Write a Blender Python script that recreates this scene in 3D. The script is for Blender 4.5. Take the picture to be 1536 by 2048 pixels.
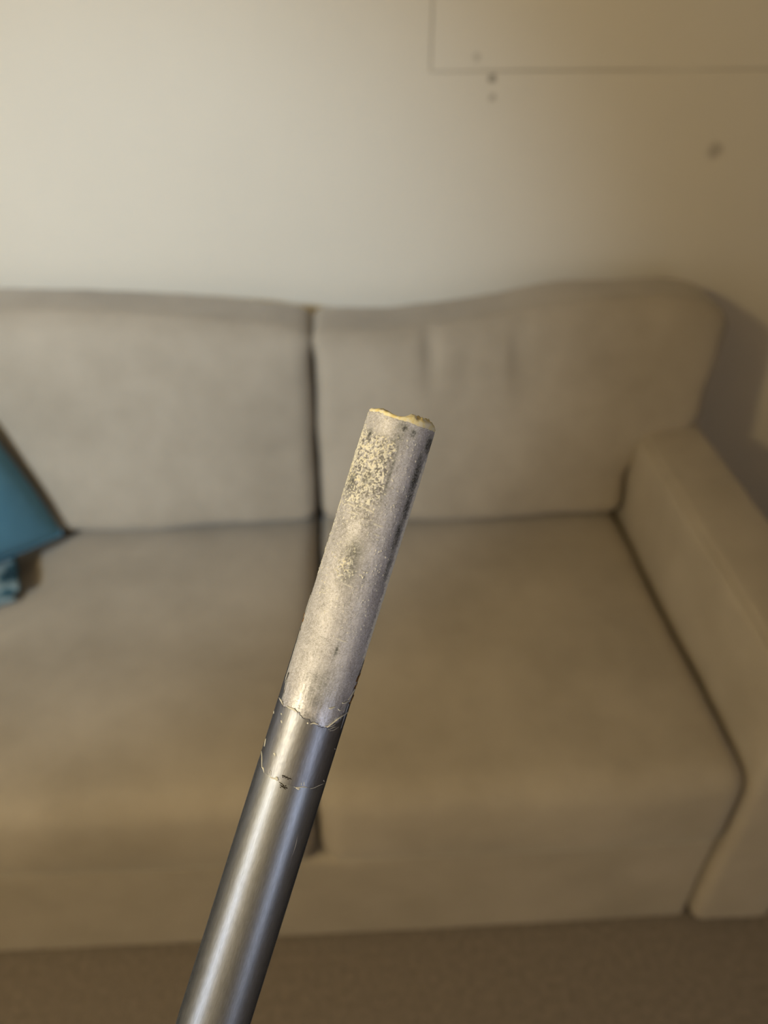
import bpy, bmesh, math
import numpy as np
from mathutils import Vector, Matrix

for o in list(bpy.data.objects):
    bpy.data.objects.remove(o)
sc = bpy.context.scene
COL = sc.collection

# ------------------------------------------------------------------ camera
F_PX, CAM_H = 1547.0, 1.45
PITCH, YAW = math.radians(36.4), math.radians(3.0)
FW = Vector((math.sin(YAW) * math.cos(PITCH), math.cos(YAW) * math.cos(PITCH), -math.sin(PITCH)))
RT = Vector((math.cos(YAW), -math.sin(YAW), 0.0))
UP = RT.cross(FW)
CAM = Vector((0.0, 0.0, CAM_H))
cam_d = bpy.data.cameras.new('camera')
cam = bpy.data.objects.new('camera', cam_d)
COL.objects.link(cam)
cam.matrix_world = Matrix(((RT.x, UP.x, -FW.x, CAM.x), (RT.y, UP.y, -FW.y, CAM.y), (RT.z, UP.z, -FW.z, CAM.z), (0, 0, 0, 1)))
cam_d.sensor_fit = 'VERTICAL'
cam_d.sensor_height = 32.0
cam_d.sensor_width = 24.0
cam_d.lens = 32.0 * F_PX / 2048.0
cam_d.clip_start = 0.01
cam_d.dof.use_dof = True
cam_d.dof.focus_distance = 0.24
cam_d.dof.aperture_fstop = 6.8
sc.camera = cam

# ------------------------------------------------------------------ view, world, lights
vs = sc.view_settings
vs.view_transform = 'Standard'
vs.look = 'None'
vs.gamma = 1.0
vs.use_curve_mapping = False
vs.exposure = 0.0
world = bpy.data.worlds.new('world')
sc.world = world
world.use_nodes = True
world.node_tree.nodes['Background'].inputs[0].default_value = (0.55, 0.62, 0.75, 1)
world.node_tree.nodes['Background'].inputs[1].default_value = 0.3


def point_lamp(name, loc, power, colour, radius):
    d = bpy.data.lights.new(name, 'POINT')
    d.energy, d.color, d.shadow_soft_size = power, colour, radius
    o = bpy.data.objects.new(name, d)
    o.location = loc
    COL.objects.link(o)
    return o


def window_light(name, loc, direction, sx, sy, power, colour):
    d = bpy.data.lights.new(name, 'AREA')
    d.shape, d.size, d.size_y = 'RECTANGLE', sx, sy
    d.energy, d.color = power, colour
    o = bpy.data.objects.new(name, d)
    o.location = loc
    o.rotation_euler = Vector(direction).to_track_quat('-Z', 'Y').to_euler()
    COL.objects.link(o)
    return o


def spot_lamp(name, loc, target, power, colour, radius, angle, blend):
    d = bpy.data.lights.new(name, 'SPOT')
    d.energy, d.color, d.shadow_soft_size = power, colour, radius
    d.spot_size, d.spot_blend = math.radians(angle), blend
    o = bpy.data.objects.new(name, d)
    o.location = loc
    o.rotation_euler = (Vector(target) - Vector(loc)).to_track_quat('-Z', 'Y').to_euler()
    COL.objects.link(o)
    return o


point_lamp('warm_room_lamp', (-1.30, -0.65, 2.05), 64.0, (1.0, 0.79, 0.39), 0.07)
spot_lamp('added_cool_spot', (-1.40, -1.30, 2.08), (-0.48, 1.46, 0.90), 305.0, (0.61, 0.80, 1.0), 0.10, 34.5, 1.0)  # added cool spot, its cone shaped so the wall falls off to the right
window_light('daylight_left_window', (-1.72, 0.75, 1.55), (1, 0, -0.1), 0.9, 1.2, 2.5, (0.95, 0.98, 0.95))
window_light('daylight_rear_left_window', (-1.72, -1.05, 1.40), (1, 0, 0), 0.62, 1.4, 6.8, (0.88, 0.95, 1.0))
window_light('daylight_rear_right_window', (0.88, -1.37, 1.30), (0, 1, 0), 0.40, 1.4, 4.4, (0.90, 0.94, 1.0))

# ------------------------------------------------------------------ noise helpers
_rng = np.random.default_rng(7)
_LAT = _rng.random((64, 64, 64))


def vnoise(p):
    p = np.asarray(p, float)
    i = np.floor(p).astype(int)
    f = p - i
    f = f * f * (3 - 2 * f)
    x0, y0, z0 = (i[..., k] & 63 for k in range(3))
    x1, y1, z1 = (x0 + 1) & 63, (y0 + 1) & 63, (z0 + 1) & 63
    fx, fy, fz = f[..., 0], f[..., 1], f[..., 2]
    a = _LAT[x0, y0, z0] * (1 - fx) + _LAT[x1, y0, z0] * fx
    b = _LAT[x0, y1, z0] * (1 - fx) + _LAT[x1, y1, z0] * fx
    c = _LAT[x0, y0, z1] * (1 - fx) + _LAT[x1, y0, z1] * fx
    d = _LAT[x0, y1, z1] * (1 - fx) + _LAT[x1, y1, z1] * fx
    return (a * (1 - fy) + b * fy) * (1 - fz) + (c * (1 - fy) + d * fy) * fz


def fbm(p, octaves=4):
    p = np.asarray(p, float)
    s, a, t = 0.0, 1.0, 0.0
    for k in range(octaves):
        s = s + a * vnoise(p * (2.03 ** k) + 17.3 * k)
        t += a
        a *= 0.55
    return s / t


def sstep(a, b, x):
    t = np.clip((x - a) / (b - a), 0, 1)
    return t * t * (3 - 2 * t)


# ------------------------------------------------------------------ object helpers
def link(name, me, mat=None, parent=None):
    o = bpy.data.objects.new(name, me)
    COL.objects.link(o)
    if mat is not None and not me.materials:
        me.materials.append(mat)
    if parent is not None:
        o.parent = parent
    return o


def mesh_np(name, verts, faces, mat=None, parent=None, smooth=True):
    me = bpy.data.meshes.new(name)
    me.from_pydata([tuple(v) for v in np.asarray(verts).tolist()], [], [tuple(f) for f in np.asarray(faces).tolist()] if isinstance(faces, np.ndarray) else faces)
    me.update()
    if smooth:
        me.polygons.foreach_set('use_smooth', [True] * len(me.polygons))
    return link(name, me, mat, parent)


def tag(o, label=None, category=None, group=None, kind=None):
    if label: o['label'] = label
    if category: o['category'] = category
    if group: o['group'] = group
    if kind: o['kind'] = kind
    return o


def box_mesh(name, boxes, mat, parent=None, bevel=0.0):
    bm = bmesh.new()
    for (x0, x1, y0, y1, z0, z1) in boxes:
        r = bmesh.ops.create_cube(bm, size=1.0)
        for v in r['verts']:
            v.co = Vector(((x0 + x1) / 2 + v.co.x * (x1 - x0), (y0 + y1) / 2 + v.co.y * (y1 - y0), (z0 + z1) / 2 + v.co.z * (z1 - z0)))
    if bevel:
        bmesh.ops.bevel(bm, geom=list(bm.edges), offset=bevel, segments=2, affect='EDGES', profile=0.5)
    me = bpy.data.meshes.new(name)
    bm.to_mesh(me)
    bm.free()
    return link(name, me, mat, parent)


def axis_samples(h, r, step):
    """samples from -h to h, denser inside the rounded ends"""
    n_end = 7
    ends = [h - r + r * math.sin(k / n_end * math.pi / 2) ** 1.0 * 1.0 for k in range(n_end + 1)]
    n_mid = max(2, int(round(2 * (h - r) / step)))
    mid = np.linspace(-(h - r), h - r, n_mid + 1)
    pts = [-e for e in ends[::-1]] + list(mid[1:-1]) + ends
    return np.array(pts)


def soft_box(name, lo, hi, r, mat, parent=None, step=0.02, deform=None):
    """rounded, evenly meshed box; deform(points Nx3, normals Nx3) -> points"""
    lo, hi = np.array(lo, float), np.array(hi, float)
    c, h = (lo + hi) / 2, (hi - lo) / 2
    ax = [axis_samples(h[k], r, step) for k in range(3)]
    bm = bmesh.new()
    for a in range(3):
        b, d = (a + 1) % 3, (a + 2) % 3
        for s in (-1, 1):
            grid = []
            for vb in ax[b]:
                row = []
                for vd in ax[d]:
                    q = np.zeros(3)
                    q[a], q[b], q[d] = s * h[a], vb, vd
                    row.append(bm.verts.new(q))
                grid.append(row)
            for i in range(len(ax[b]) - 1):
                for j in range(len(ax[d]) - 1):
                    f = (grid[i][j], grid[i + 1][j], grid[i + 1][j + 1], grid[i][j + 1])
                    bm.faces.new(f if s > 0 else f[::-1])
    bmesh.ops.remove_doubles(bm, verts=bm.verts, dist=1e-6)
    Q = np.array([v.co for v in bm.verts])
    inner = np.clip(Q, -(h - r), h - r)
    dv = Q - inner
    n = dv / np.maximum(np.linalg.norm(dv, axis=1, keepdims=True), 1e-9)
    P = inner + n * r + c
    if deform is not None:
        P = deform(P, n)
    for v, p in zip(bm.verts, P):
        v.co = p
    for f in bm.faces:
        f.smooth = True
    me = bpy.data.meshes.new(name)
    bm.to_mesh(me)
    bm.free()
    return link(name, me, mat, parent)


def tube_path(name, pts, radius, mat, parent=None, segs=8):
    pts = [Vector(p) for p in pts]
    V, Fc = [], []
    for i, p in enumerate(pts):
        t = (pts[min(i + 1, len(pts) - 1)] - pts[max(i - 1, 0)]).normalized()
        a = t.orthogonal().normalized() if i == 0 else (pa - t * pa.dot(t)).normalized()
        pa = a
        b = t.cross(a)
        for k in range(segs):
            w = 2 * math.pi * k / segs
            V.append(p + (a * math.cos(w) + b * math.sin(w)) * radius)
    for i in range(len(pts) - 1):
        for k in range(segs):
            k2 = (k + 1) % segs
            Fc.append((i * segs + k, i * segs + k2, (i + 1) * segs + k2, (i + 1) * segs + k))
    return mesh_np(name, V, Fc, mat, parent)


# ------------------------------------------------------------------ materials
def new_mat(name):
    m = bpy.data.materials.new(name)
    m.use_nodes = True
    nt = m.node_tree
    b = nt.nodes['Principled BSDF']
    return m, nt, b


def N(nt, kind, **kw):
    n = nt.nodes.new(kind)
    for k, v in kw.items():
        setattr(n, k, v)
    return n


def ramp(nt, src, stops):
    r = N(nt, 'ShaderNodeValToRGB')
    while len(r.color_ramp.elements) < len(stops):
        r.color_ramp.elements.new(0.5)
    for e, (p, c) in zip(r.color_ramp.elements, stops):
        e.position, e.color = p, (c[0], c[1], c[2], 1)
    nt.links.new(src, r.inputs[0])
    return r.outputs[0]


def noise(nt, vec, scale, detail=4.0, rough=0.55):
    n = N(nt, 'ShaderNodeTexNoise')
    n.inputs['Scale'].default_value = scale
    n.inputs['Detail'].default_value = detail
    n.inputs['Roughness'].default_value = rough
    nt.links.new(vec, n.inputs['Vector'])
    return n.outputs['Fac']


def bump(nt, b, heights, dist=0.001):
    prev = None
    for src, strength, d in heights:
        bp = N(nt, 'ShaderNodeBump')
        bp.inputs['Strength'].default_value = strength
        bp.inputs['Distance'].default_value = d
        nt.links.new(src, bp.inputs['Height'])
        if prev is not None:
            nt.links.new(prev, bp.inputs['Normal'])
        prev = bp.outputs['Normal']
    nt.links.new(prev, b.inputs['Normal'])


def fabric(name, dark, light, patch_scale=5.0, weave=420.0, sheen=0.25):
    m, nt, b = new_mat(name)
    co = N(nt, 'ShaderNodeTexCoord').outputs['Object']
    n1 = noise(nt, co, patch_scale, 5, 0.6)
    col = ramp(nt, n1, [(0.32, dark), (0.68, light)])
    nt.links.new(col, b.inputs['Base Color'])
    b.inputs['Roughness'].default_value = 0.9
    b.inputs['Specular IOR Level'].default_value = 0.15
    b.inputs['Sheen Weight'].default_value = sheen
    b.inputs['Sheen Roughness'].default_value = 0.5
    bump(nt, b, [(noise(nt, co, 26.0, 3), 0.25, 0.004), (noise(nt, co, weave, 2), 0.35, 0.0006)])
    return m


M_SOFA = fabric('beige_microfibre', (0.310, 0.270, 0.216), (0.395, 0.347, 0.284))
M_WELT = fabric('beige_welt', (0.35, 0.30, 0.225), (0.41, 0.355, 0.27))
M_PILLOW = fabric('blue_cotton', (0.090, 0.245, 0.375), (0.110, 0.285, 0.425), 9.0, 600.0, 0.1)


def cloth_mat():
    m, nt, b = new_mat('teal_print_cloth')
    co = N(nt, 'ShaderNodeTexCoord').outputs['Object']
    n1 = noise(nt, co, 24.0, 2, 0.5)
    col = ramp(nt, n1, [(0.44, (0.006, 0.035, 0.055)), (0.50, (0.03, 0.10, 0.14)), (0.56, (0.17, 0.24, 0.27))])
    nt.links.new(col, b.inputs['Base Color'])
    b.inputs['Roughness'].default_value = 0.9
    bump(nt, b, [(noise(nt, co, 500.0, 2), 0.3, 0.0005)])
    return m


M_CLOTH = cloth_mat()


def wall_mat(name, base, stains=()):
    m, nt, b = new_mat(name)
    co = N(nt, 'ShaderNodeTexCoord').outputs['Object']
    n1 = noise(nt, co, 2.2, 4, 0.6)
    c2 = tuple(c * 0.95 for c in base)
    col = ramp(nt, n1, [(0.3, c2), (0.7, base)])
    for (p, rad, strength) in stains:
        # little dents and smudges with a fixed place on the paint
        wn = N(nt, 'ShaderNodeVectorMath', operation='DISTANCE')
        jit = N(nt, 'ShaderNodeTexNoise')
        jit.inputs['Scale'].default_value = 90.0
        nt.links.new(co, jit.inputs['Vector'])
        mx = N(nt, 'ShaderNodeVectorMath', operation='MULTIPLY_ADD')
        nt.links.new(jit.outputs['Color'], mx.inputs[0])
        mx.inputs[1].default_value = (rad * 0.9,) * 3
        nt.links.new(co, mx.inputs[2])
        nt.links.new(mx.outputs[0], wn.inputs[0])
        wn.inputs[1].default_value = tuple(q + rad * 0.45 for q in p)
        mr = N(nt, 'ShaderNodeMapRange', interpolation_type='SMOOTHSTEP')
        nt.links.new(wn.outputs['Value'], mr.inputs[0])
        mr.inputs[1].default_value, mr.inputs[2].default_value = rad * 0.3, rad
        mr.inputs[3].default_value, mr.inputs[4].default_value = strength, 0.0
        mix = N(nt, 'ShaderNodeMix', data_type='RGBA')
        nt.links.new(mr.outputs[0], mix.inputs[0])
        nt.links.new(col, mix.inputs[6])
        mix.inputs[7].default_value = (0.10, 0.075, 0.05, 1)
        col = mix.outputs[2]
    nt.links.new(col, b.inputs['Base Color'])
    b.inputs['Roughness'].default_value = 0.7
    b.inputs['Specular IOR Level'].default_value = 0.3
    bump(nt, b, [(noise(nt, co, 160.0, 4), 0.18, 0.0015)])
    return m


WALL_Y = 1.70
WALL_C = (0.68, 0.625, 0.53)
M_WALL = wall_mat('cream_wall_paint', WALL_C)
M_WALL_B = wall_mat('cream_wall_paint_marked', WALL_C, [((0.300, WALL_Y, 1.236), 0.011, 0.75), ((0.303, WALL_Y, 1.203), 0.010, 0.5), ((0.778, WALL_Y, 1.101), 0.022, 0.42)])
M_WALL_DIM = wall_mat('dimmed_wall_paint', (0.36, 0.31, 0.25))  # for the unseen walls and ceiling, darkened to cut bounced light
M_PANEL = wall_mat('cream_panel_paint', (0.685, 0.63, 0.535), [((0.268, WALL_Y, 1.272), 0.011, 0.3)])
M_GROOVE = wall_mat('grey_filler', (0.42, 0.38, 0.31))


def carpet_mat():
    m, nt, b = new_mat('brown_carpet')
    co = N(nt, 'ShaderNodeTexCoord').outputs['Object']
    col = ramp(nt, noise(nt, co, 90.0, 5, 0.7), [(0.3, (0.170, 0.143, 0.120)), (0.7, (0.285, 0.242, 0.206))])
    nt.links.new(col, b.inputs['Base Color'])
    b.inputs['Roughness'].default_value = 1.0
    b.inputs['Specular IOR Level'].default_value = 0.05
    b.inputs['Sheen Weight'].default_value = 0.2
    bump(nt, b, [(noise(nt, co, 260.0, 3), 0.8, 0.006)])
    return m


M_CARPET = carpet_mat()
m, nt, b = new_mat('black_plastic')
b.inputs['Base Color'].default_value = (0.012, 0.010, 0.009, 1)
b.inputs['Roughness'].default_value = 0.5
M_BLACK = m
m, nt, b = new_mat('white_window_frame')
co = N(nt, 'ShaderNodeTexCoord').outputs['Object']
nt.links.new(ramp(nt, noise(nt, co, 8.0), [(0.3, (0.70, 0.69, 0.66)), (0.7, (0.76, 0.75, 0.72))]), b.inputs['Base Color'])
M_FRAME = m

# ------------------------------------------------------------------ room shell
X0, X1, Y0, ZC = -1.80, 2.3, -1.45, 2.45


def struct(o):
    o['kind'] = 'structure'
    return o


struct(box_mesh('floor', [(X0 - 0.1, X1 + 0.1, Y0 - 0.1, WALL_Y + 0.1, -0.1, 0.0)], M_CARPET))
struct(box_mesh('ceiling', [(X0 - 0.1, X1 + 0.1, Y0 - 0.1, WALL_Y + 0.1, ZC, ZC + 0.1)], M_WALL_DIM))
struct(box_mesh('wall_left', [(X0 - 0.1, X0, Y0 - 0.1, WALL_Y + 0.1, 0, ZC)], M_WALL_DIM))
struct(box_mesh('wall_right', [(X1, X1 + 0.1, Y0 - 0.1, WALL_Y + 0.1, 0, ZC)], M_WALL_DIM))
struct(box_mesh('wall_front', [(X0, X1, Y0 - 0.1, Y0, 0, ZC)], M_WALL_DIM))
# the back wall: a flush board is let into it, its joint shows as a thin line
PX0, PX1, PZ0, PZ1, G = 0.178, 1.20, 1.247, 2.05, 0.0020
wb = struct(box_mesh('wall_back', [
    (X0, PX0, WALL_Y, WALL_Y + 0.1, 0, ZC), (PX1, X1, WALL_Y, WALL_Y + 0.1, 0, ZC),
    (PX0, PX1, WALL_Y, WALL_Y + 0.1, 0, PZ0), (PX0, PX1, WALL_Y, WALL_Y + 0.1, PZ1, ZC)], M_WALL_B))


def panel_outline():
    bm = bmesh.new()
    rng = np.random.default_rng(3)
    xs = np.linspace(PX0 + G, PX1 - G, 60)
    zs = np.linspace(PZ0 + G, PZ1 - G, 50)
    jx = (fbm(np.stack([xs * 9, 0 * xs, 0 * xs], 1), 3) - 0.5) * 0.004
    jz = (fbm(np.stack([zs * 9, 0 * zs + 5, 0 * zs], 1), 3) - 0.5) * 0.003
    ring = [(x, PZ0 + G + max(-0.0012, j)) for x, j in zip(xs, jx)] + [(PX1 - G, z) for z in zs[1:]] \
        + [(x, PZ1 - G) for x in xs[::-1][1:]] + [(PX0 + G + max(-0.0012, j), z) for z, j in zip(zs[::-1][1:-1], jz[::-1][1:-1])]
    front = [bm.verts.new((x, WALL_Y + 0.0004, z)) for x, z in ring]
    back = [bm.verts.new((x, WALL_Y + 0.02, z)) for x, z in ring]
    bm.faces.new(front)
    n = len(ring)
    for i in range(n):
        j = (i + 1) % n
        bm.faces.new((front[j], front[i], back[i], back[j]))
    bmesh.ops.recalc_face_normals(bm, faces=bm.faces)
    me = bpy.data.meshes.new('flush_panel')
    bm.to_mesh(me)
    bm.free()
    return link('flush_panel', me, M_PANEL, wb)


panel_outline()
box_mesh('joint_filler', [(PX0, PX1, WALL_Y + 0.004, WALL_Y + 0.05, PZ0, PZ1)], M_GROOVE, wb)

# the windows that let the daylight in (behind and left of the photographer)


def window(name, centre, w, h, axis):
    o = bpy.data.objects.new(name, None)
    COL.objects.link(o)
    o.location = centre
    o['kind'] = 'structure'
    t = 0.05
    parts = [(-w / 2 - t, w / 2 + t, h / 2, h / 2 + t), (-w / 2 - t, w / 2 + t, -h / 2 - t, -h / 2), (-w / 2 - t, -w / 2, -h / 2, h / 2), (w / 2, w / 2 + t, -h / 2, h / 2)]
    for (a0, a1, z0, z1) in parts:
        if axis == 'y':
            box_mesh('window_frame', [(a0, a1, 0, 0.07, z0, z1)], M_FRAME, o, 0.004)
        else:
            box_mesh('window_frame', [(0, 0.07, a0, a1, z0, z1)], M_FRAME, o, 0.004)
    return o


window('window_1', (X0, 0.75, 1.55), 0.95, 1.25, 'x')
window('window_2', (X0, -1.05, 1.40), 0.66, 1.45, 'x')
window('window_3', (0.88, Y0, 1.30), 0.44, 1.45, 'y')

# ------------------------------------------------------------------ sofa
SF, GAPX = 0.66, -0.068            # front plane, gap between the two cushions in view
AIN, AOUT, ATOP = 0.592, 0.737, 0.636
LW = -0.068 - 0.66 * 2             # inner face of the far left arm
sofa = bpy.data.objects.new('sofa', None)
COL.objects.link(sofa)
sofa.location = (0, 0, 0)
tag(sofa, 'beige microfibre sofa with loose box cushions standing against the cream wall', 'sofa')


def soft_noise(P, amp, scale, seed=0.0):
    return (fbm(P * scale + seed, 3) - 0.5) * 2 * amp


def d_plain(amp, scale, seed):
    def f(P, n):
        return P + n * soft_noise(P, amp, scale, seed)[:, None]
    return f


soft_box('front_rail', (LW + 0.004, SF + 0.012, 0.006), (AIN - 0.004, SF + 0.10, 0.262), 0.014, M_SOFA, sofa, 0.03, d_plain(0.003, 6, 1))
soft_box('seat_deck', (LW + 0.004, SF + 0.105, 0.05), (AIN - 0.004, 1.53, 0.255), 0.02, M_SOFA, sofa, 0.08)
soft_box('back_frame', (LW - 0.14, 1.565, 0.03), (0.728, 1.67, 0.74), 0.03, M_SOFA, sofa, 0.05)


def arm_deform(mir):
    def f(P, n):
        P = P.copy()
        # soft crown on top and a slightly proud rounded front
        cx = (AIN + AOUT) / 2 if not mir else LW - (AOUT - AIN) / 2
        u = (P[:, 0] - cx) / ((AOUT - AIN) / 2)
        top = sstep(0.5, ATOP, P[:, 2])
        P[:, 2] += top * 0.006 * (1 - u ** 2)
        P += n * soft_noise(P, 0.002, 7, 3)[:, None]
        return P
    return f


for mir in (False, True):
    x0, x1 = (AIN, AOUT) if not mir else (LW - (AOUT - AIN), LW)
    arm = soft_box('armrest', (x0, SF - 0.004, 0.018), (x1, 1.56, ATOP), 0.020, M_SOFA, sofa, 0.025, arm_deform(mir))
    xs = AIN + 0.004 if not mir else LW - 0.004
    tube_path('seam', [(xs, y, ATOP - 0.005 + 0.0006 * math.sin(y * 30)) for y in np.linspace(SF + 0.02, 1.50, 40)], 0.0020, M_SOFA, arm)
for (x, y) in ((AIN + 0.03, SF + 0.05), (AOUT - 0.04, 1.60), (LW - 0.03, SF + 0.05), (LW - 0.10, 1.60)):
    soft_box('foot', (x - 0.022, y - 0.035, 0.0), (x + 0.022, y + 0.035, 0.035), 0.006, M_BLACK, sofa, 0.02)


def seat_deform(x0, x1, seed):
    def f(P, n):
        P = P.copy()
        u = (P[:, 0] - (x0 + x1) / 2) / ((x1 - x0) / 2)
        v = (P[:, 1] - 1.0) / 0.36
        w = sstep(0.30, 0.45, P[:, 2])
        P[:, 2] += w * 0.014 * (1 - u ** 4) * (1 - np.clip(v, -1, 1) ** 4)
        fr = sstep(0.75, 0.66, P[:, 1])
        P[:, 1] -= fr * 0.010 * (1 - u ** 4) * np.sin(np.clip((P[:, 2] - 0.262) / 0.19, 0, 1) * math.pi)
        # the top slopes very slightly to the back where people sit
        P[:, 2] -= w * 0.006 * sstep(0.8, 1.1, P[:, 1])
        P += n * soft_noise(P, 0.004, 5, seed)[:, None] + n * soft_noise(P, 0.0018, 14, seed + 9)[:, None]
        return P
    return f


for k, (x0, x1) in enumerate(((GAPX + 0.004, AIN - 0.004), (GAPX - 0.656, GAPX - 0.004), (LW + 0.004, GAPX - 0.664))):
    cu = soft_box('seat_cushion', (x0, SF - 0.004, 0.263), (x1, 1.50, 0.447), 0.040, M_SOFA, sofa, 0.02, seat_deform(x0, x1, 11 + 7 * k))


def back_deform(x0, x1, right_over, left_over, creases, top_pts, seed):
    tx, tz = np.array([p[0] for p in top_pts]), np.array([p[1] for p in top_pts])

    def f(P, n):
        P = P.copy()
        z0, z1 = 0.452, 0.86
        u = (P[:, 0] - x0) / (x1 - x0)
        v = np.clip((P[:, 2] - z0) / (z1 - z0), 0, 1)
        # widen above the armrest
        wide = sstep(0.20, 0.50, v) * (0.90 + 0.16 * sstep(0.5, 0.9, v))
        P[:, 0] += right_over * wide * sstep(0.55, 1.0, u) - left_over * wide * sstep(0.45, 0.0, u)
        P[:, 0] += np.sign(u - 0.5) * 0.008 * sstep(0.82, 1.0, v) * sstep(0.88, 1.0, np.abs(2 * u - 1))
        # top line
        top = np.interp(P[:, 0], tx, tz)
        P[:, 2] = z0 + (P[:, 2] - z0) * (top - z0) / (z1 - z0)
        # plump front
        front = sstep(0.075, -0.075, P[:, 1] - 1.385)
        e = np.clip(1 - np.abs(2 * u - 1) ** 3.0, 0, 1) * np.clip(1 - np.abs(2 * v - 0.95) ** 3.0, 0, 1)
        P[:, 1] -= front * 0.036 * e
        # creases running down from the top edge
        for (cx, cz, wd, ln, dp, sl) in creases:
            g = np.exp(-((P[:, 0] - cx - sl * (P[:, 2] - cz)) / wd) ** 2) * np.exp(-((P[:, 2] - cz) / ln) ** 2)
            P[:, 1] += front * dp * g
        P += n * soft_noise(P, 0.006, 4.5, seed)[:, None] + n * soft_noise(P, 0.0025, 13, seed + 4)[:, None]
        # lean against the frame
        P[:, 1] += 0.30 * (P[:, 2] - z0)
        return P
    return f


RT_TOP = [(-0.07, 0.838), (0.08, 0.836), (0.22, 0.848), (0.36, 0.866), (0.48, 0.878), (0.66, 0.884), (0.72, 0.876), (0.80, 0.845)]
LT_TOP = [(-0.80, 0.888), (-0.66, 0.888), (-0.45, 0.876), (-0.28, 0.862), (-0.15, 0.850), (-0.07, 0.838)]
FT_TOP = [(-1.6, 0.85), (-1.3, 0.875), (-0.9, 0.882), (-0.7, 0.888)]
R_CR = [(0.165, 0.80, 0.011, 0.055, 0.020, 0.05), (0.345, 0.78, 0.014, 0.06, 0.018, -0.05), (0.385, 0.75, 0.012, 0.04, 0.011, -0.25), (0.02, 0.68, 0.05, 0.03, 0.008, 0.6), (0.24, 0.79, 0.012, 0.05, 0.005, 0.1)]
L_CR = [(-0.13, 0.74, 0.06, 0.012, 0.004, 1.2), (-0.14, 0.62, 0.07, 0.014, 0.004, 1.0), (-0.35, 0.79, 0.2, 0.012, 0.004, 0)]
for (x0, x1, ro, lo_, cr, tp, sd) in ((GAPX + 0.004, AIN - 0.004, 0.165, 0, R_CR, RT_TOP, 21), (GAPX - 0.656, GAPX - 0.004, 0, 0, L_CR, LT_TOP, 37), (LW + 0.004, GAPX - 0.664, 0, 0.165, [], FT_TOP, 55)):
    df = back_deform(x0, x1, ro, lo_, cr, tp, sd)
    bc = soft_box('back_cushion', (x0, 1.305, 0.452), (x1, 1.465, 0.86), 0.032, M_SOFA, sofa, 0.014, df)
    if ro:
        zz = np.linspace(0.62, 0.83, 26)
        pts = np.stack([0 * zz + x1 - 0.004, 0 * zz + 1.325, zz], 1)
        q = df(pts, np.zeros((len(zz), 3)))
        tube_path('welt', q, 0.0032, M_WELT, bc)

# ------------------------------------------------------------------ blue pillow and printed cloth
def pillow(name, corner, e_up, e_side, size, thick, mat):
    e1 = Vector(e_up).normalized()
    e2 = Vector(e_side)
    e2 = (e2 - e1 * e2.dot(e1) * 0.45).normalized()
    nrm = e1.cross(e2).normalized()
    root = bpy.data.objects.new(name, None)
    COL.objects.link(root)
    n = 41
    t = np.linspace(-1, 1, n)
    U, Vv = np.meshgrid(t, t, indexing='ij')
    prof = ((1 - np.abs(U) ** 2.6) * (1 - np.abs(Vv) ** 2.6)).clip(0, 1) ** 0.55
    # sides pull in between the corners
    pin = -0.05
    A = U * (1 - pin * (1 - Vv ** 2))
    B = Vv * (1 - pin * (1 - U ** 2))
    base = Vector(corner) + nrm * 0.0
    verts = []
    for s in (1, -1):
        wr = 0.003 * (fbm(np.stack([U * 3, Vv * 3, 0 * U + s * 5], -1), 3) - 0.5)
        for i in range(n):
            for j in range(n):
                a = (A[i, j] + 1) / 2 * size
                b_ = (B[i, j] + 1) / 2 * size
                h = s * (prof[i, j] * thick / 2 + (wr[i, j] if 0 < i < n - 1 and 0 < j < n - 1 else 0))
                verts.append(e1 * a + e2 * b_ + nrm * h)
    faces = []
    for s in range(2):
        o_ = s * n * n
        for i in range(n - 1):
            for j in range(n - 1):
                f = (o_ + i * n + j, o_ + (i + 1) * n + j, o_ + (i + 1) * n + j + 1, o_ + i * n + j + 1)
                faces.append(f if s == 0 else f[::-1])
    root.location = base
    cover = mesh_np('cover', verts, faces, mat, root)
    bm = bmesh.new()
    bm.from_mesh(cover.data)
    bmesh.ops.remove_doubles(bm, verts=bm.verts, dist=1e-5)
    bm.to_mesh(cover.data)
    bm.free()
    edge = []
    for i in range(n): edge.append((i, 0))
    for j in range(1, n): edge.append((n - 1, j))
    for i in range(n - 2, -1, -1): edge.append((i, n - 1))
    for j in range(n - 2, -1, -1): edge.append((0, j))
    tube_path('seam', [verts[i * n + j] for i, j in edge], 0.0028, mat, root)
    return root


p = pillow('throw_pillow', (-0.590, 1.272, 0.480), (-0.108, 0.055, 0.200), (-0.110, -0.110, 0.070), 0.36, 0.11, M_PILLOW)
tag(p, 'plain blue throw pillow leaning on the sofa back, cut off by the picture edge', 'pillow')


def cloth_deform(P, n):
    P = P.copy()
    P[:, 2] += 0.010 * (fbm(P * 16, 3) - 0.5) * sstep(0.46, 0.49, P[:, 2])
    P += n * soft_noise(P, 0.008, 13, 2)[:, None]
    return P


cl = bpy.data.objects.new('folded_cloth', None)
COL.objects.link(cl)
cl.location = (-0.80, 1.098, 0.461)
cl.rotation_euler = (0, 0, math.radians(22))
soft_box('fold', (-0.17, -0.070, 0.000), (0.160, 0.075, 0.014), 0.006, M_CLOTH, cl, 0.012, lambda P, n: P + n * soft_noise(P, 0.005, 15, 2)[:, None])
soft_box('fold', (-0.17, -0.064, 0.015), (0.172, 0.070, 0.030), 0.006, M_CLOTH, cl, 0.012, lambda P, n: P + n * soft_noise(P, 0.005, 15, 8)[:, None])
tag(cl, 'dark teal printed cloth with pale patches folded under the blue pillow', 'cloth')

# ------------------------------------------------------------------ the rod held up to the lens
def px_point(px, py, depth):
    return CAM + (FW + RT * ((px - 768) / F_PX) - UP * ((py - 1024) / F_PX)) * depth


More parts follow.
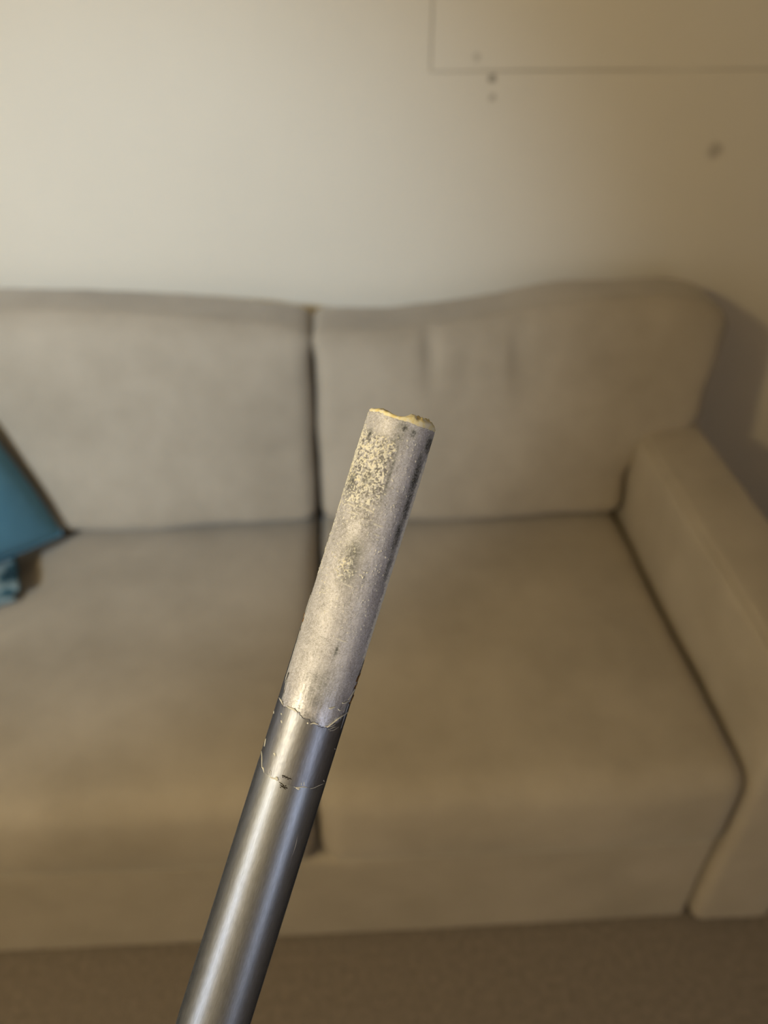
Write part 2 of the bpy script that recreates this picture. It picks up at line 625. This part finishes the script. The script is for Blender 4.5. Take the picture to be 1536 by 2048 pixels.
D_TIP, D_LOW = 0.2405, 0.2560
TIP = px_point(804.5, 842, D_TIP)
LOW = px_point(427, 2044, D_LOW)
AXIS = (LOW - TIP)
LEN_VIS = AXIS.length
AXIS.normalize()
TO_CAM = (-FW - AXIS * (-FW).dot(AXIS)).normalized()
RIGHT = TO_CAM.cross(AXIS)
if RIGHT.dot(RT) < 0:
    RIGHT = -RIGHT
# local frame: x = right across the rod, y = away from the viewer, z = up to the tip
rod = bpy.data.objects.new('shaft', None)
COL.objects.link(rod)
rod.matrix_world = Matrix(((RIGHT.x, -TO_CAM.x, -AXIS.x, TIP.x), (RIGHT.y, -TO_CAM.y, -AXIS.y, TIP.y), (RIGHT.z, -TO_CAM.z, -AXIS.z, TIP.z), (0, 0, 0, 1)))
tag(rod, 'dark grey carbon shaft with a sanded pale tip held up before the sofa', 'shaft')
K = LEN_VIS / 1259.9               # metres along the rod for each pixel of the picture


def r_core(d):                     # radius at distance d below the tip
    return 0.01078 + (0.01158 - 0.01078) * d / LEN_VIS


COAT = 0.00022


def coat_edge(th):
    """where the coating begins (distance below the tip); th = 0 faces the viewer, positive to the right"""
    s = np.sin(th)
    front = np.cos(th) > -0.15
    px = np.interp(s, [-1.0, -0.975, -0.95, -0.90, -0.84, -0.78, -0.62, -0.45, -0.25, 0.0, 0.25, 0.55, 0.8, 0.90, 0.95, 0.98, 1.0],
                   [395, 400, 512, 530, 572, 578, 575, 574, 579, 584, 586, 587, 580, 566, 560, 500, 492])
    px = np.where(front, px, 470.0)
    jag = (fbm(np.stack([th * 9, 0 * th + 3.3, 0 * th], -1), 4) - 0.5) * 16
    jag = jag + (vnoise(np.stack([th * 42, 0 * th + 8.3, 0 * th], -1)) - 0.5) * 95 * sstep(0.80, 0.93, np.abs(s)) * front
    return (px + jag) * K


def theta_samples(n_front, n_back):
    a = np.linspace(-math.pi * 0.56, math.pi * 0.56, n_front, endpoint=False)
    b_ = np.linspace(math.pi * 0.56, math.pi * 1.44, n_back, endpoint=False)
    return np.concatenate([a, b_])


def ring_faces(rows, cols):
    i = np.arange(rows - 1)[:, None]
    j = np.arange(cols)[None, :]
    j2 = (j + 1) % cols
    f = np.stack([i * cols + j + 0 * j2, i * cols + j2, (i + 1) * cols + j2, (i + 1) * cols + j + 0 * j2], -1)
    return f.reshape(-1, 4)[:, ::-1]


def polar(th, d, r):
    return np.stack([np.sin(th) * r, -np.cos(th) * r, -d], -1)


# ---- bare tip: sanded core with crusts of pale glue; colour is computed along with the relief
L_BARE = 0.118
ths = theta_samples(250, 60)
ds = np.linspace(0.0, L_BARE, 640)
TH, DD = np.meshgrid(ths, ds, indexing='xy')
S = np.sin(TH)
T = DD / K                          # picture pixels below the tip
P3 = np.stack([np.sin(TH) * 10.8, -np.cos(TH) * 10.8, DD * 1000], -1)     # millimetres
fine = fbm(P3 * 2.3 + 5, 3)
spk = 0.6 * vnoise(P3 * 2.1 + 91) + 0.4 * vnoise(P3 * 4.3 + 23)
mid = fbm(P3 * 1.05 + 31, 3)
big = fbm(P3 * 0.28 + 71, 3)
grain = vnoise(P3 * 5.5 + 13)
streak = fbm(P3 * np.array([2.6, 2.6, 0.30]) + 7, 3)
cross = fbm(P3 * np.array([0.35, 0.35, 3.2]) + 57, 3)
# where glue speckles sit
zone = sstep(14, 55, T) * sstep(285, 110, T + 90 * (big - 0.5)) * sstep(0.30, -0.06, S + 0.35 * (mid - 0.5)) * 1.06
zone = np.maximum(zone, 0.95 * np.exp(-((T - 285) / 52) ** 2) * np.exp(-((S + 0.30) / 0.42) ** 2))
zone = np.maximum(zone, 0.70 * np.exp(-((T - 300) / 55) ** 2) * np.exp(-((S - 0.30) / 0.18) ** 2))
zone = np.maximum(zone, 0.55 * sstep(0.72, 0.95, S) * sstep(20, 60, T) * sstep(470, 380, T))
zone = np.maximum(zone, 0.45 * sstep(-0.86, -0.97, S) * sstep(190, 100, T))
zone = np.maximum(zone, 0.40 * sstep(560, 330, T))
rim_r = sstep(0.90, 0.985, S) * sstep(45, 70, T) * sstep(500, 420, T)
rim_l = sstep(-0.93, -0.99, S) * sstep(430, 380, np.abs(T - 120) + 200)
crust = sstep(0.0, 0.09, 0.80 * spk + 0.20 * mid - (0.77 - 0.27 * zone - 0.40 * rim_r - 0.08 * rim_l))
crust *= sstep(700, 560, T)
# thin scratches round the rod
scr = np.zeros_like(T)
for (t0, s0, s1, sl, w) in ((172, -0.42, -0.02, 10, 1.3), (176, -0.75, -0.52, 8, 1.5), (196, 0.10, 0.40, 6, 1.2), (188, -0.60, -0.35, 6, 1.0), (214, 0.22, 0.38, 4, 1.2), (318, -0.2, 0.1, 5, 0.8), (420, 0.1, 0.4, 5, 0.8)):
    scr = np.maximum(scr, np.exp(-((T - t0 - sl * (S - s0)) / w) ** 2) * sstep(s0 - 0.05, s0 + 0.05, S) * sstep(s1 + 0.05, s1 - 0.05, S))
grey = 0.65 + 0.20 * (streak - 0.5) + 0.30 * (big - 0.5) + 0.52 * (grain - 0.5) + 0.30 * (fine - 0.5) + 0.35 * (streak - 0.5) * sstep(440, 560, T)
# dark stains left of the old finish
dark = np.zeros_like(T)
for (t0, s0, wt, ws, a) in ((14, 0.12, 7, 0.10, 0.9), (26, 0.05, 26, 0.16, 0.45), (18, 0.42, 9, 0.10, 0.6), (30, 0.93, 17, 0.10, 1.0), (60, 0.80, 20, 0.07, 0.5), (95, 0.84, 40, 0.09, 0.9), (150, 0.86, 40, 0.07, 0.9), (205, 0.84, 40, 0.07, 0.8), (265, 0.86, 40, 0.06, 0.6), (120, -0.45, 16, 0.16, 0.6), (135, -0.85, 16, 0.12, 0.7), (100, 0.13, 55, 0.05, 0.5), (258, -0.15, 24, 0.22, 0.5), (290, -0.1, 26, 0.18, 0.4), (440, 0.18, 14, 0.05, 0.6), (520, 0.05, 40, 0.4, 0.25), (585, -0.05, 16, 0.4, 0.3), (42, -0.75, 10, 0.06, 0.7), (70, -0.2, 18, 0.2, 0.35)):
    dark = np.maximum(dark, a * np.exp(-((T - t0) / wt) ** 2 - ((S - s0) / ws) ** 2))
dark = np.clip(dark * (0.30 + 0.75 * mid + 0.9 * sstep(0.42, 0.60, spk)) * sstep(0.30, 0.55, 0.5 * fine + 0.5 * grain + 0.5 * dark), 0, 1)
spot = np.exp(-((T - 591) / 4.5) ** 2 - ((S - 0.0) / 0.045) ** 2)
grey = grey * (1 - np.clip(zone - 0.3, 0, 0.7) * (0.15 + 0.75 * sstep(0.42, 0.58, vnoise(P3 * 1.7 + 41) * 0.6 + 0.4 * fine))) + 0.13 * np.exp(-((S - 0.48) / 0.24) ** 2)  # last term: paler sanded strip, with light from the right painted in
grey = grey * (1 - 0.85 * dark) * (1 - 0.95 * spot)
grey = np.clip(grey, 0.02, 0.86)
crust = np.clip(np.maximum(crust, scr * 0.8) * (1 - 0.4 * dark), 0, 1)
ragged = np.zeros_like(T)
# ragged cut at the very tip
cut = (fbm(np.stack([ths * 4, 0 * ths + 1.1, 0 * ths], -1), 4) - 0.5) * 5 * K + np.where(np.sin(ths) < -0.55, -2.0 * K, 0)
R = r_core(DD) + 0.00010 * (mid - 0.5) + 0.00016 * crust * (0.5 + fine) + 0.00004 * (grain - 0.5)
R += 0.00018 * (rim_r + rim_l) * (fine - 0.35)
fade = np.exp(-DD / 0.004)
DDc = DD + fade * cut[None, :]
R -= 0.00016 * np.exp(-DD / 0.0004)
V = polar(TH, DDc, R).reshape(-1, 3)
bare = mesh_np('bare_tip', V, ring_faces(len(ds), len(ths)), None, rod)
glue_c = np.array([0.86, 0.90, 0.95])
glue_y = np.array([0.88, 0.88, 0.78])
ymix = sstep(0.45, 0.65, big)[..., None] * 0.6
gl = glue_c * (1 - ymix) + glue_y * ymix
gl = np.where((S > 0.1)[..., None], np.array([0.86, 0.90, 0.95]), gl)
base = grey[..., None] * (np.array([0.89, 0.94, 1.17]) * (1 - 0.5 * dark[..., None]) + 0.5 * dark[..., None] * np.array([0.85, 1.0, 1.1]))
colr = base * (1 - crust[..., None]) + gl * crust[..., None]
# bare section ends as dull burnished fibre close to the coating
rgba = np.concatenate([colr, np.ones(colr.shape[:2] + (1,))], -1).reshape(-1).astype(np.float32)
at = bare.data.color_attributes.new('surface', 'FLOAT_COLOR', 'POINT')
at.data.foreach_set('color', rgba)
at2 = bare.data.attributes.new('crust', 'FLOAT', 'POINT')
at2.data.foreach_set('value', crust.reshape(-1).astype(np.float32))
m, nt, b = new_mat('sanded_fibre_with_glue')
a1 = N(nt, 'ShaderNodeAttribute', attribute_name='surface')
a2 = N(nt, 'ShaderNodeAttribute', attribute_name='crust')
nt.links.new(a1.outputs['Color'], b.inputs['Base Color'])
mr = N(nt, 'ShaderNodeMapRange')
nt.links.new(a2.outputs['Fac'], mr.inputs[0])
mr.inputs[3].default_value, mr.inputs[4].default_value = 0.58, 0.85
nt.links.new(mr.outputs[0], b.inputs['Roughness'])
mm = N(nt, 'ShaderNodeMapRange')
nt.links.new(a2.outputs['Fac'], mm.inputs[0])
mm.inputs[3].default_value, mm.inputs[4].default_value = 0.18, 0.0
nt.links.new(mm.outputs[0], b.inputs['Metallic'])
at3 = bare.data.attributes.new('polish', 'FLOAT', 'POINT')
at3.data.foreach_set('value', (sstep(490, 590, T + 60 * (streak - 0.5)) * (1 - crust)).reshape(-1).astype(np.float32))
a3 = N(nt, 'ShaderNodeAttribute', attribute_name='polish')
for src, sock, amount in ((mr, 'Roughness', -0.16), (mm, 'Metallic', 0.45)):
    ma = N(nt, 'ShaderNodeMath', operation='MULTIPLY_ADD')
    nt.links.new(a3.outputs['Fac'], ma.inputs[0])
    ma.inputs[1].default_value = amount
    nt.links.new(src.outputs[0], ma.inputs[2])
    nt.links.new(ma.outputs[0], b.inputs[sock])
bare.data.materials.append(m)
bare['label'] = 'sanded pale grey tip speckled with cream glue'


def coat_mat(name, base, rough, flecks):
    m, nt, b = new_mat(name)
    co = N(nt, 'ShaderNodeTexCoord').outputs['Object']
    mp = N(nt, 'ShaderNodeMapping')
    mp.inputs['Scale'].default_value = (1, 1, 0.12)
    nt.links.new(co, mp.inputs['Vector'])
    st = noise(nt, mp.outputs[0], 2600.0, 3, 0.6)
    lo = tuple(c * 0.75 for c in base)
    col = ramp(nt, st, [(0.3, lo), (0.7, base)])
    nt.links.new(col, b.inputs['Base Color'])
    b.inputs['Metallic'].default_value = 1.0
    b.inputs['Specular Tint'].default_value = (0.0, 0.0, 0.0, 1)
    rr = N(nt, 'ShaderNodeMapRange')
    nt.links.new(noise(nt, mp.outputs[0], 1500.0, 3, 0.6), rr.inputs[0])
    rr.inputs[3].default_value, rr.inputs[4].default_value = rough - 0.05, rough + 0.08
    nt.links.new(rr.outputs[0], b.inputs['Roughness'])
    b.inputs['Coat Weight'].default_value = 0.0
    b.inputs['Coat Roughness'].default_value = 0.2
    bump(nt, b, [(noise(nt, co, 5200.0, 2), flecks, 0.00003)])
    return m


M_COAT = coat_mat('graphite_coating', (0.43, 0.48, 0.60), 0.38, 0.35)
M_BAND = coat_mat('scuffed_band_coating', (0.39, 0.425, 0.535), 0.40, 0.6)

# ---- scuffed band: thin coating with a torn upper edge, down to the ring
RING2 = 711.0


def ring2_edge(th):
    return (RING2 + (fbm(np.stack([th * 7, 0 * th + 9.3, 0 * th], -1), 4) - 0.5) * 4) * K


th2 = theta_samples(300, 60)
top2 = coat_edge(th2)
low2 = np.full_like(th2, (RING2 + 10) * K)
q = np.concatenate([[0, 0, 0, 0.004, 0.012], np.linspace(0.02, 1, 90)])
rowsV = []
for i, w in enumerate(q):
    d = top2 + (low2 - top2) * w
    off = (-0.00012, COAT * 0.5, COAT)[i] if i < 3 else COAT
    if i < 3:
        d = top2 + (0, 0, 0.00008)[i]
    nz = 0.00004 * (fbm(np.stack([np.sin(th2) * 12, np.cos(th2) * 12, d * 900], -1), 3) - 0.5)
    lift = 0.00010 * np.exp(-(d - top2) / 0.0009) * fbm(np.stack([th2 * 12, 0 * th2, 0 * th2 + 4], -1), 2)
    rowsV.append(polar(th2, d, r_core(d) + off + nz + (lift if i >= 2 else 0)))
band = mesh_np('scuffed_band', np.concatenate(rowsV), ring_faces(len(q), len(th2)), M_BAND, rod)

# ---- the long coated shaft
L_ALL = 0.62
top3 = ring2_edge(th2)
q3 = np.concatenate([[0, 0, 0, 0.0003, 0.0008, 0.0016], np.linspace(0.0025, 1, 160)])
rowsV = []
for i, w in enumerate(q3):
    d = top3 + (L_ALL - top3) * w
    off = (COAT - 0.00005, COAT + 0.00003, COAT + 0.00004)[i] if i < 3 else COAT + 0.00005
    if i == 2:
        d = d + 0.00006
    rowsV.append(polar(th2, d, r_core(d) + off))
ring_v = np.concatenate(rowsV)
nb = len(ring_v)
ring_v = np.concatenate([ring_v, [[0, 0, -L_ALL - 0.004]]])
faces = ring_faces(len(q3), len(th2)).tolist()
base_i = (len(q3) - 1) * len(th2)
for j in range(len(th2)):
    faces.append((base_i + j, base_i + (j + 1) % len(th2), nb)[::-1] if False else (base_i + (j + 1) % len(th2), base_i + j, nb)[::-1])
long_o = mesh_np('coated_tube', ring_v, faces, M_COAT, rod)

# ---- crumbly resin in the cut end
m, nt, b = new_mat('cream_resin')
co = N(nt, 'ShaderNodeTexCoord').outputs['Object']
nt.links.new(ramp(nt, noise(nt, co, 420.0, 4, 0.6), [(0.34, (0.80, 0.68, 0.32)), (0.46, (0.90, 0.86, 0.60)), (0.58, (0.93, 0.93, 0.86))]), b.inputs['Base Color'])
b.inputs['Roughness'].default_value = 0.7
b.inputs['Subsurface Weight'].default_value = 0.1
b.inputs['Subsurface Radius'].default_value = (0.002, 0.0015, 0.0008)
M_RESIN = m
rr_ = np.linspace(0, 1, 34)
tt = np.linspace(0, 2 * math.pi, 150, endpoint=False)
RR, TT = np.meshgrid(rr_, tt, indexing='ij')
rad = RR * (r_core(0) + 0.00002)
X, Y = np.sin(TT) * rad, -np.cos(TT) * rad
sx = X / 0.0105
hh = np.interp(sx, [-1, -0.85, -0.62, -0.5, -0.3, -0.1, 0.05, 0.2, 0.35, 0.5, 0.7, 0.85, 0.95, 1.0], [2, 4, 6, 5, 2, 1, 4, 10, 11, 11, 12, 10, 6, 2])
lump = fbm(np.stack([X * 900, Y * 900, 0 * X], -1), 4)
Zp = (hh * (0.30 + 1.35 * lump) * (0.70 + 0.30 * sstep(1.0, 0.80, RR)) + 2.6 - 3.0 * sstep(0.97, 1.0, RR)) * K
Zp += 2.2 * K * (fbm(np.stack([X * 2600, Y * 2600, 0 * X + 3], -1), 3) - 0.5)
skirt_r = r_core(0) - 0.00006
skirt = [np.stack([np.sin(tt) * (skirt_r - q_), -np.cos(tt) * (skirt_r - q_), np.minimum(Zp[-1] * f_ - g_ * K, Zp[-1])], -1) for q_, f_, g_ in ((0.00002, 0.5, 0.5), (0.0, 0.0, 1.0), (0.0001, 0.0, 9.0))]
plug_v = np.concatenate([np.stack([X, Y, Zp], -1).reshape(-1, 3)] + skirt)
mesh_np('resin_plug', plug_v, ring_faces(len(rr_) + 3, len(tt)), M_RESIN, rod)['label'] = 'crumbly cream and yellow resin in the cut end'

# ---- little curls and chips of lifted coating along the two torn edges
m, nt, b = new_mat('pale_coating_chips')
co = N(nt, 'ShaderNodeTexCoord').outputs['Object']
nt.links.new(ramp(nt, noise(nt, co, 900.0, 3), [(0.3, (0.66, 0.70, 0.76)), (0.7, (0.84, 0.88, 0.93))]), b.inputs['Base Color'])
b.inputs['Roughness'].default_value = 0.5
M_CHIP = m
m, nt, b = new_mat('brown_old_glue')
co = N(nt, 'ShaderNodeTexCoord').outputs['Object']
nt.links.new(ramp(nt, noise(nt, co, 900.0, 3), [(0.3, (0.05, 0.025, 0.008)), (0.7, (0.28, 0.15, 0.04))]), b.inputs['Base Color'])
b.inputs['Roughness'].default_value = 0.35
M_BROWN = m


def sliver(V, Fc, s0, t0, s1, t1, w, lift, seg=10, seed=0.0):
    """a thin curled strip lying on the rod between two (across, along) points"""
    i0 = len(V)
    for k in range(seg + 1):
        u = k / seg
        s = s0 + (s1 - s0) * u
        t = t0 + (t1 - t0) * u + min(2.2, 0.06 * (abs(t1 - t0) + 69 * abs(s1 - s0))) * math.sin(u * 5 + seed)
        th = math.asin(max(-0.999, min(0.999, s)))
        ww = w * math.sin(math.pi * min(0.97, max(0.06, u))) ** 0.6
        r0 = r_core(t * K) + COAT + 0.00006
        for (dt, rl) in ((-ww, lift * 0.4), (0.0, lift), (ww, lift * 0.25), (ww, -0.0002), (-ww, -0.0002)):
            d = (t + dt) * K
            r = r0 + rl
            V.append((math.sin(th) * r, -math.cos(th) * r, -d))
    for k in range(seg):
        for c in range(5):
            c2 = (c + 1) % 5
            Fc.append((i0 + k * 5 + c, i0 + k * 5 + c2, i0 + (k + 1) * 5 + c2, i0 + (k + 1) * 5 + c))
    Fc.append(tuple(i0 + c for c in range(5))[::-1])
    Fc.append(tuple(i0 + seg * 5 + c for c in range(5)))


V, Fc = [], []
for a in ((0.55, 586, 0.985, 562, 1.5, 0.00025), (0.50, 589, 0.75, 582, 0.9, 0.0001), (0.10, 587, 0.32, 584, 1.5, 0.00015), (0.00, 588, 0.05, 587, 1.8, 0.0002),
          (-0.95, 574, -0.78, 577, 1.5, 0.00015), (-0.68, 573, -0.30, 577, 1.8, 0.0001), (0.76, 540, 0.92, 538, 1.6, 0.0002), (0.88, 534, 0.985, 516, 1.6, 0.00025), (0.45, 552, 0.60, 548, 1.8, 0.0001), (0.70, 552, 0.80, 555, 1.2, 0.0001),
          (0.60, 592, 0.80, 588, 0.5, 0.00005), (0.65, 596, 0.86, 590, 0.5, 0.00005)):
    sliver(V, Fc, *a, seed=a[1])
torn = mesh_np('torn_edge_curls', V, Fc, M_CHIP, rod)
torn['kind'] = 'stuff'
V, Fc = [], []
rg = np.random.default_rng(5)
for a in ((-0.97, 688, -0.80, 706, 1.3, 0.0002), (-0.80, 706, -0.70, 711, 2.2, 0.00025), (-0.52, 711, -0.30, 712, 1.4, 0.00008), (-0.37, 708, -0.27, 709, 3.6, 0.0002), (-0.60, 696, -0.57, 706, 1.4, 0.0001), (-0.55, 700, -0.50, 708, 1.2, 0.0001),
          (0.18, 711, 0.55, 711, 0.8, 0.00006), (0.62, 711, 0.93, 709, 0.7, 0.00006), (0.24, 714, 0.36, 714, 2.2, 0.0001), (0.40, 700, 0.43, 706, 1.2, 0.0001), (0.34, 702, 0.36, 707, 1.0, 0.0001), (-0.62, 668, -0.54, 670, 2.2, 0.0001), (-0.96, 660, -0.93, 674, 1.6, 0.0002), (-0.985, 606, -0.96, 608, 1.4, 0.0002), (-0.70, 606, -0.64, 608, 1.9, 0.0001), (-0.76, 594, -0.72, 595, 1.6, 0.0001), (0.93, 636, 0.96, 639, 0.9, 0.0001), (0.90, 700, 0.93, 704, 1.2, 0.0001)):
    sliver(V, Fc, *a, seed=a[1])
chips = mesh_np('ring_chips', V, Fc, M_CHIP, rod)
chips['kind'] = 'stuff'
for a in ((0.955, 500, 0.99, 484, 2.2, 0.0002), (0.95, 545, 0.992, 530, 4.5, 0.00025), (0.965, 515, 0.985, 505, 2.0, 0.0002), (-0.99, 404, -0.97, 420, 2.2, 0.0001)):
    V, Fc = [], []
    sliver(V, Fc, *a, seed=a[1])
    mesh_np('old_glue_bead', V, Fc, M_BROWN, rod)['label'] = 'dark brown bead of old glue'
V, Fc = [], []
ink = [(-0.24, 713, -0.04, 716, 1.0), (-0.20, 716, 0.03, 719, 1.2), (-0.15, 719, 0.0, 720.5, 1.0), (-0.22, 698, -0.17, 699, 1.2), (-0.08, 698.5, 0.07, 700, 0.9)]
for k in range(26):
    s_, t_ = rg.normal(-0.09, 0.07), (rg.normal(717, 2.2) if k < 15 else rg.normal(700, 2.0))
    ink.append((s_ - 0.02, t_, s_ + 0.02, t_ + rg.uniform(-0.6, 0.6), rg.uniform(0.6, 1.3)))
for a in ink:
    sliver(V, Fc, *a, 0.00001, seg=4, seed=a[1])
mesh_np('ink_mark', V, Fc, M_BLACK, rod)
bpy.data.objects['ink_mark']['label'] = 'small dark smear below the ring'
bpy.data.objects['ink_mark']['kind'] = 'stuff'
V, Fc = [], []
i0 = 0
for k in range(15):
    t = 806 + 48 * k / 14
    th = math.asin(0.66 + 0.05 * math.sin(k / 14 * 2.2) - 0.02 * k / 14)
    for dth in (-0.010, 0.010):
        r = r_core(t * K) + COAT + 0.00008
        w = dth * math.sin(math.pi * min(0.96, max(0.05, k / 14)))
        V.append((math.sin(th + w) * r, -math.cos(th + w) * r, -t * K))
for k in range(14):
    Fc.append((2 * k, 2 * k + 1, 2 * k + 3, 2 * k + 2))
mesh_np('scratch', V, Fc, M_CHIP, rod)
